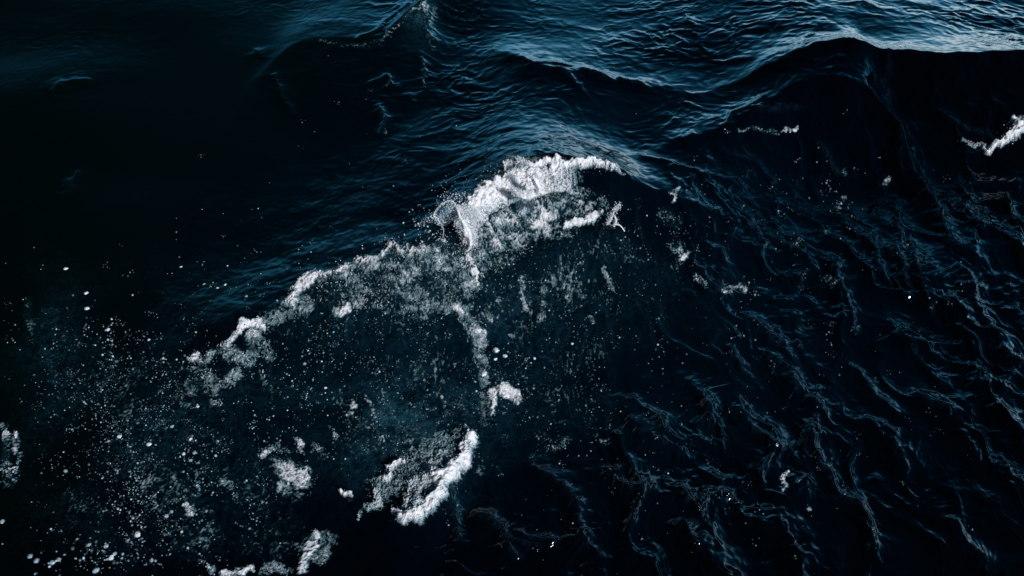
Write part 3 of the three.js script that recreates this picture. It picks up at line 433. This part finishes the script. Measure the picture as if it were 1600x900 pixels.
for (const [name, label, zones] of FLECKS) {
  const L = [];
  for (const [cx, cy, rx, ry, n, r0, r1] of zones) for (let i = 0; i < n; i++) {
    const px = cx + gauss() * rx * .75, py = cy + gauss() * ry * .75;
    if (.42 + .9 * noise(px * .021 + 3, py * .012) + .5 * noise(px * .06, py * .035) < rnd()) continue;
    if (px < -20 || px > W + 20 || py < -10 || py > H + 10) continue;
    const n0 = rnd() < .35 ? 2 + Math.floor(rnd() * 4) : 1;
    for (let k = 0; k < n0; k++) {
      const h = hit(px + (k ? gauss() * 4 : 0), py + (k ? gauss() * 4 : 0)), D = Math.hypot(h[0], EYE - h[1], h[2]) * 2 * TH / H, r = lerp(r0, r1, Math.pow(rnd(), 3.2)) * D * .95 * (k ? .7 : 1), bright = py > 250 && px > 1050 ? .6 : 1;
      const a = (.06 + .72 * Math.pow(rnd(), 2.2)) * bright;
      L.push([h[0], h[1] + r * .3, h[2], r, a * .66, a * .92, a]);
    }
  }
  const g = new THREE.Group(); g.name = numbered(name); g.userData = { label, category: 'bubbles' }; scene.add(g); heap('foam_bubbles', L, g);
}

// ------------------------------------------------------------------ the large bubbles that can be told apart: a domed, slightly lumpy film cap with a wet ring round its foot
const domes = [0, 1, 2, 3].map(v => {
  const g = new THREE.SphereGeometry(1, 20, 10, 0, Math.PI * 2, 0, Math.PI * .62), p = g.attributes.position;
  for (let i = 0; i < p.count; i++) { const x = p.getX(i), y = p.getY(i), z = p.getZ(i), f = 1 + .26 * noise(x * 1.4 + v * 9, z * 1.4 + y) + .12 * noise(x * 3 + v * 5, z * 3); p.setXYZ(i, x * f * 1.2, y * f * .7, z * f * .95); }
  g.computeVertexNormals(); return g;
});
const ring = new THREE.TorusGeometry(1.12, .16, 6, 24).rotateX(Math.PI / 2);
const capMat = [new THREE.MeshPhysicalMaterial({ color: new THREE.Color().setRGB(.82, .84, .87), roughness: .35 }), new THREE.MeshPhysicalMaterial({ color: new THREE.Color().setRGB(.34, .44, .5), roughness: .3 })];
const ringMat = new THREE.MeshPhysicalMaterial({ color: new THREE.Color().setRGB(.16, .27, .32), roughness: .25 });
const BUBBLES = [
  [756, 584, 6.2, 0, 'large oval white bubble alone beneath a cluster of three on the foam trail'], [775, 547, 6, 0, 'largest white bubble of the cluster of three beside the foam trail'], [789, 556, 4.4, 0, 'round white bubble on the outer side of the cluster of three'], [774, 561, 3.6, 0, 'smallest white bubble of the cluster of three, closest to the trail'],
  [835, 560, 3, 0, 'lone small white bubble out from the cluster of three'], [894, 537, 2.6, 0, 'lone white bubble on the bare wave face between trail and wrinkles'], [476, 568, 3.4, 1, 'pale round bubble alone on the dark face under the lacy mound'], [509, 606, 3, 0, 'small bright bubble on the dark face above the grey raft'],
  [215, 835, 5.4, 0, 'big oval white bubble among the specks at the lower left'], [174, 871, 5, 0, 'larger of two touching grey bubbles near the bottom edge'], [179, 865, 3.8, 1, 'smaller of two touching grey bubbles near the bottom edge'], [150, 891, 5.2, 1, 'grey ringed bubble closest to the bottom edge'],
  [47, 869, 4, 1, 'outer bubble of the leftmost pair by the bottom edge'], [57, 876, 4.2, 1, 'inner bubble of the leftmost pair by the bottom edge'], [82, 879, 4.4, 1, 'lower bubble of the second pair from the bottom left corner'], [92, 874, 4, 1, 'upper bubble of the second pair from the bottom left corner'],
  [139, 851, 3.4, 1, 'slanted grey bubble midway between the bottom pairs and the big oval one'], [166, 853, 4, 1, 'ringed bubble just above the two touching grey bubbles'], [309, 635, 3, 0, 'bright bubble below the skirt of the far left tuft'], [298, 686, 3.2, 0, 'bright bubble, topmost of a loose column of bubbles on the left'],
  [304, 707, 3.6, 1, 'dull bubble in the middle of a loose column on the left'], [287, 709, 3.2, 0, 'bubble standing out to the side of the loose column'], [298, 719, 3.2, 1, 'dull bubble at the foot of the loose column on the left'], [269, 666, 3.4, 1, 'oblong pale bubble above the loose column of bubbles'],
  [233, 694, 4.2, 0, 'chunky white bubble amid the densest specks at the left'], [187, 682, 4, 0, 'chunky white bubble at the left rim of the densest specks'], [268, 799, 3.2, 1, 'upper bubble of a ringed pair beside the compact oval raft'], [261, 806, 3.4, 1, 'lower bubble of a ringed pair beside the compact oval raft'],
  [136, 482, 4, 0, 'bright bubble, lowest of three on the black water by the green threads'], [135, 458, 3.6, 0, 'bright bubble, middle of three on the black water by the green threads'], [103, 420, 3.4, 0, 'bright bubble, topmost of three on the black water by the green threads'], [169, 515, 3.4, 0, 'bright bubble below the three on the black water'],
  [233, 531, 2.8, 0, 'small bright bubble halfway from the green threads to the tuft'], [352, 445, 2.8, 0, 'right-hand bubble of a slanting line of three on calm black water'], [340, 450, 2.5, 0, 'middle bubble of a slanting line of three on calm black water'], [319, 444, 2.5, 1, 'left-hand bubble of a slanting line of three on calm black water'],
  [385, 463, 3, 1, 'dull bubble on calm water just above the arched foam cap'], [283, 417, 2.3, 0, 'lone pinpoint bubble on the calm black water'], [3, 815, 4, 1, 'ringed bubble touching the left edge'], [237, 875, 3.6, 1, 'ringed bubble by the bottom edge under the big oval one'],
];
BUBBLES.forEach(([px, py, r, dull, label], i) => {
  const h = hit(px, py), s = .74 * r * Math.hypot(h[0], EYE - h[1], h[2]) * 2 * TH / H;
  const g = new THREE.Group(); g.name = numbered('foam_bubble'); g.position.set(h[0], h[1] - s * .1, h[2]); g.rotation.y = rnd() * 6; g.scale.setScalar(s);
  g.userData = { label, category: 'bubble', group: 'large bubbles floating on the sea' }; scene.add(g);
  const d = new THREE.Mesh(domes[i % 4], capMat[dull]); d.name = 'film_cap'; const t = new THREE.Mesh(ring, ringMat); t.name = 'wet_ring';
  for (const m of [d, t]) { m.castShadow = m.receiveShadow = true; g.add(m); }
});

// ------------------------------------------------------------------ splashes thrown up from the crest
const whiteWater = new THREE.MeshPhysicalMaterial({ color: new THREE.Color().setRGB(.84, .85, .88), roughness: .4 });
const film = new THREE.MeshPhysicalMaterial({ color: new THREE.Color().setRGB(.80, .88, .92), roughness: .42, transmission: 1, thickness: 0, ior: 1.333 });
function upright(base, list) {                                // points seen at these pixels, in a plane that stands on the water facing the viewer
  const b = hit(...base); return list.map(([px, py, off = 0]) => { const d = ray(px, py), t = (b[2] + off) / d[2]; return new THREE.Vector3(d[0] * t, EYE + d[1] * t, b[2] + off); });
}
function rope(pts, radii, lumps = .35) {                      // a strand of water of uneven thickness
  const c = new THREE.CatmullRomCurve3(pts), n = pts.length * 10, g = new THREE.TubeGeometry(c, n, 1, 8), p = g.attributes.position, o = new THREE.Vector3(), v = new THREE.Vector3();
  for (let i = 0; i <= n; i++) {
    const t = i / n; c.getPointAt(t, o); const f = t * (radii.length - 1), k = Math.min(radii.length - 2, Math.floor(f)), r = lerp(radii[k], radii[k + 1], f - k);
    for (let j = 0; j <= 8; j++) { const m = i * 9 + j; v.fromBufferAttribute(p, m).sub(o).multiplyScalar(r * (1 + lumps * (noise(o.x * 60 + o.y * 37, o.z * 60 + (j % 8) * .8) + .6 * noise(o.x * 150, o.y * 150 + (j % 8) * 1.3)))).add(o); p.setXYZ(m, v.x, v.y, v.z); }
  }
  g.computeVertexNormals(); return g;
}
function sheet(a, b, bulge, torn = false, n = 44, m = 28) {                 // a thin skin between two edges, bulging towards the viewer and torn at its fringe
  const A = new THREE.CatmullRomCurve3(a), B = new THREE.CatmullRomCurve3(b), P = [], U = [], I = [], p = new THREE.Vector3(), q = new THREE.Vector3();
  for (let i = 0; i <= n; i++) for (let j = 0; j <= m; j++) {
    A.getPoint(i / n, p); B.getPoint(i / n, q); const t = j / m; p.lerp(q, t); const w = Math.sin(t * Math.PI) * Math.sin(i / n * Math.PI);
    p.z += bulge * w + .006 * noise(p.x * 45, p.y * 45); p.y += .004 * noise(p.x * 80 + 7, p.y * 60); P.push(p.x, p.y, p.z); U.push(i / n, t);
    if (i < n && j < m && (!torn || noise(p.x * 38 + 3, p.y * 38) + .5 * noise(p.x * 90, p.y * 90) < .28)) { const k = i * (m + 1) + j; I.push(k, k + m + 1, k + 1, k + 1, k + m + 1, k + m + 2); }
  }
  const g = new THREE.BufferGeometry(); g.setAttribute('position', new THREE.Float32BufferAttribute(P, 3)); g.setAttribute('uv', new THREE.Float32BufferAttribute(U, 2)); g.setIndex(I); g.computeVertexNormals(); return g;
}
function part(name, g, m, parent) { const o = new THREE.Mesh(g, m); o.name = name; o.castShadow = o.receiveShadow = true; parent.add(o); return o; }
const FROTH = [];
function froth(pts, n, spread) {                              // loose bubbles clinging along a strand
  const c = new THREE.CatmullRomCurve3(pts), p = new THREE.Vector3();
  for (let i = 0; i < n; i++) { c.getPoint(rnd(), p); const a = .72 + .2 * rnd(); FROTH.push([p.x + gauss() * spread, p.y + gauss() * spread, p.z + gauss() * spread * .7, .0012 + .003 * rnd() * rnd(), a * .93, a * .97, a]); }
}
function splash(label, base, build) {
  const g = new THREE.Group(), b = hit(...base); g.name = numbered('water_splash'); g.position.set(...b); g.userData = { label, category: 'splash' }; scene.add(g);
  const put = (name, geo, m) => part(name, geo.translate(-b[0], -b[1], -b[2]), m, g);
  build(put, (list) => upright(base, list));
  if (FROTH.length) { heap('froth', FROTH.splice(0).map(v => [v[0] - b[0], v[1] - b[1], v[2] - b[2], ...v.slice(3)]), g); }
  return g;
}
splash('glassy arched sheet of water leaping left of the white crown', [728, 386], (put, up) => {
  froth(up([[718, 342], [726, 356], [732, 372], [737, 384]]), 2400, .018); froth(up([[724, 322], [734, 330], [748, 338]]), 900, .014); froth(up([[677, 337, .03], [694, 316, .03], [711, 319, .01], [722, 345]]), 160, .004); froth(up([[724, 324], [738, 342], [742, 370]]), 900, .009);
  put('column', rope(up([[713, 322], [719, 338, .01], [727, 355, .015], [733, 370, .02], [734, 384, .02], [729, 394, .02]]), [.003, .006, .012, .016, .011, .004], .9), whiteWater);
  put('rim', rope(up([[692, 372], [693, 360, .01], [689, 350, .02], [683, 342, .03], [677, 337, .03]]), [.0006, .002, .0012, .003, .003], .9), whiteWater);
  put('rim', rope(up([[677, 337, .03], [682, 327, .03], [690, 319, .03], [698, 314, .03], [705, 314, .02], [711, 319, .01], [716, 330], [720, 342]]), [.004, .001, .003, .0008, .003, .0012, .004, .005], .9), whiteWater);
  froth(up([[679, 338, .03], [688, 345, .02], [698, 330, .02], [706, 322, .02]]), 520, .013); froth(up([[684, 320, .03], [700, 306, .03], [716, 308, .02], [726, 304, .02]]), 120, .014); froth(up([[655, 352, .03], [666, 345, .03], [676, 338, .03]]), 60, .012); froth(up([[690, 372], [700, 384], [715, 386]]), 200, .010);
  put('film', sheet(up([[677, 337, .03], [684, 326, .03], [694, 316, .03], [703, 313, .02], [711, 319, .01]]), up([[690, 356, .01], [698, 352, .02], [706, 346, .02], [712, 344, .01], [719, 340]]), .03, true), film);
});
splash('smooth curled white lip of water in the middle of the crown', [822, 330], (put, up) => {
  froth(up([[800, 296], [815, 302, .02], [838, 302, .02], [840, 285, .02], [832, 272]]), 1500, .012);
  put('lip', sheet(up([[799, 294], [808, 297, .01], [820, 297, .01], [832, 295, .01], [843, 298]]), up([[803, 307], [813, 310, .03], [826, 310, .03], [836, 308, .03], [842, 305, .02]]), .03), whiteWater);
  put('strand', rope(up([[840, 302, .02], [842, 293, .02], [838, 284, .02], [832, 274, .01]]), [.014, .018, .016, .008], .5), whiteWater);
  put('film', sheet(up([[803, 306], [815, 309, .01], [830, 307, .01], [840, 303]]), up([[806, 325], [817, 332, .01], [829, 330, .01], [836, 322]]), .02), film);
});
splash('thin upright splash at the right end of the dark hollow', [955, 352], (put, up) => {
  froth(up([[948, 350], [957, 334, .02], [968, 318, .04]]), 420, .009); froth(up([[945, 350], [958, 356], [962, 340, .01]]), 160, .009);
  put('strand', rope(up([[948, 350], [953, 342, .01], [957, 334, .02], [962, 324, .03], [968, 318, .04]]), [.008, .011, .005, .007, .003]), whiteWater);
  put('strand', rope(up([[958, 354], [962, 344, .01], [960, 336, .02]]), [.005, .006, .002], .8), whiteWater);
  put('strand', rope(up([[958, 350], [968, 352, .01], [975, 360, .02], [980, 372, .02]]), [.006, .003, .003, .002]), whiteWater);
});
{ // drops thrown clear of the crest
  const L = [];
  const fling = (cx, cy, rx, ry, n, r0, r1, lift) => { for (let i = 0; i < n; i++) { const h = hit(cx + gauss() * rx, cy + gauss() * ry + 10, lift * rnd()), r = lerp(r0, r1, Math.pow(rnd(), 3)); const a = .35 + .5 * rnd(); L.push([h[0], h[1], h[2], r, a * .9, a * .96, a]); } };
  fling(660, 342, 12, 16, 60, .0015, .007, .1); fling(690, 350, 14, 14, 40, .0015, .005, .1); fling(700, 290, 16, 18, 26, .0015, .005, .15); fling(800, 250, 30, 8, 90, .001, .0035, .06); fling(760, 285, 26, 12, 60, .001, .003, .06);
  fling(640, 370, 30, 10, 70, .001, .004, .05); fling(540, 412, 40, 10, 40, .001, .003, .05); fling(930, 252, 24, 4, 40, .001, .003, .04); fling(1580, 195, 14, 14, 30, .001, .004, .04); fling(760, 380, 60, 40, 120, .001, .004, .03);
  const g = new THREE.Group(); g.name = 'spray_drops'; g.userData = { label: 'fine spray of drops thrown up around the white crown', category: 'spray' }; scene.add(g); heap('drops', L, g);
}
// the skin of merged foam between the bubbles: thin lacy sheets lying on the water, thick and white at their hearts
function density(f, F, x, z) {
  const w = f.veil ? turn(D_FACE, x, z, f.veil) : [x, z];
  const m = f.solid ? F : clamp(F * (.86 + (f.open ? 1.1 : .65) * noise(x * (f.open ? 5 : 8.5) + 2, z * (f.open ? 5 : 8.5)) + .4 * noise(x * 21, z * 21 + 5)));
  const l = lace(w[0], w[1]) + (m > .85 ? .07 : .15) * noise(x * 120, z * 110) + .10 * noise(x * 52 + 8, z * 52);
  const c = sst(.30, .6, noise(x * 24 + 11, z * 24) + .45 * noise(x * 60, z * 60 + 4)) * clamp(m * 1.5 - .25);
  const over = l + (f.solid ? 0 : .2 * c) - (1.0 - f.fill * (.47 + .80 * m) - .15 * m);
  return over <= 0 || m < .03 ? 0 : clamp(over * (f.solid ? 2.6 : 2.2)) * clamp(.25 + m * 1.05 + .4 * c);
}
const skin = new THREE.MeshPhysicalMaterial({ color: 0xffffff, vertexColors: true, roughness: .3, ior: 1.33 });
FOAM.forEach((f, id) => {
  let x0 = 1e9, x1 = -1e9, z0 = 1e9, z1 = -1e9;
  for (let y = 0; y < H; y += 3) for (let x = 0; x < W; x += 3) if (FID[y * W + x] === id && FP[y * W + x] > .04) { const h = hit(x, y); x0 = Math.min(x0, h[0]); x1 = Math.max(x1, h[0]); z0 = Math.min(z0, h[2]); z1 = Math.max(z1, h[2]); }
  if (x1 < x0) return;
  const st = f.name === 'foam_veil' || f.name === 'foam_net' ? .0042 : .0032, nx = Math.ceil((x1 - x0) / st) + 1, nz = Math.ceil((z1 - z0) / st) + 1, map = new Int32Array(nx * nz).fill(-1), D = new Float32Array(nx * nz), Y = new Float32Array(nx * nz);
  for (let j = 0; j < nz; j++) for (let i = 0; i < nx; i++) {
    const x = x0 + i * st, z = z0 + j * st, y = seaHeight(x, z), [px, py] = proj(x, y, z), k = j * nx + i; Y[k] = y;
    if (px < 0 || py < 0 || px >= W || py >= H) continue;
    const q = (py | 0) * W + (px | 0); if (FP[q] < .04 || FID[q] !== id) continue;
    const d = D[k] = density(f, FP[q], x, z);
    if (d > 0) Y[k] += .0006 + .002 * d + f.thick * sst(.42, 1, FP[q]) * Math.pow(d, .7) * (.35 + .65 * clamp(.5 + .65 * noise(x * 16, z * 16 + 7) + .45 * noise(x * 41, z * 41) + .22 * noise(x * 95, z * 95))); else Y[k] -= .001;
  }
  const P = [], C = [], I = [], c = FOAMGROUP[id].position;
  const add = k => { if (map[k] >= 0) return map[k]; const i = k % nx, j = (k / nx) | 0, d = D[k]; P.push(x0 + i * st - c.x, Y[k] - c.y, z0 + j * st - c.z); const a = .84 * Math.pow(d, 1.3); C.push(.0006 + a * lerp(.22, .98, Math.min(1, d * 1.25)), .004 + a * lerp(.80, .985, d), .007 + a * lerp(.94, 1, d)); return map[k] = P.length / 3 - 1; };
  for (let j = 0; j < nz - 1; j++) for (let i = 0; i < nx - 1; i++) {
    const k = j * nx + i; if (D[k] + D[k + 1] + D[k + nx] + D[k + nx + 1] <= .02) continue;
    const a = add(k), b = add(k + 1), e = add(k + nx), g = add(k + nx + 1); I.push(a, e, b, b, e, g);
  }
  if (!I.length) return;
  const g = new THREE.BufferGeometry(); g.setAttribute('position', new THREE.Float32BufferAttribute(P, 3)); g.setAttribute('color', new THREE.Float32BufferAttribute(C, 3)); g.setIndex(I); g.computeVertexNormals();
  const m = new THREE.Mesh(g, skin); m.name = 'foam_skin'; m.castShadow = m.receiveShadow = true; m.userData.kind = 'stuff'; FOAMGROUP[id].add(m); TRI += I.length / 3;
});
console.log('skin triangles', TRI);
console.log('foam', heaps.reduce((a, b) => a + b.length, 0));

renderer.render(scene, camera);
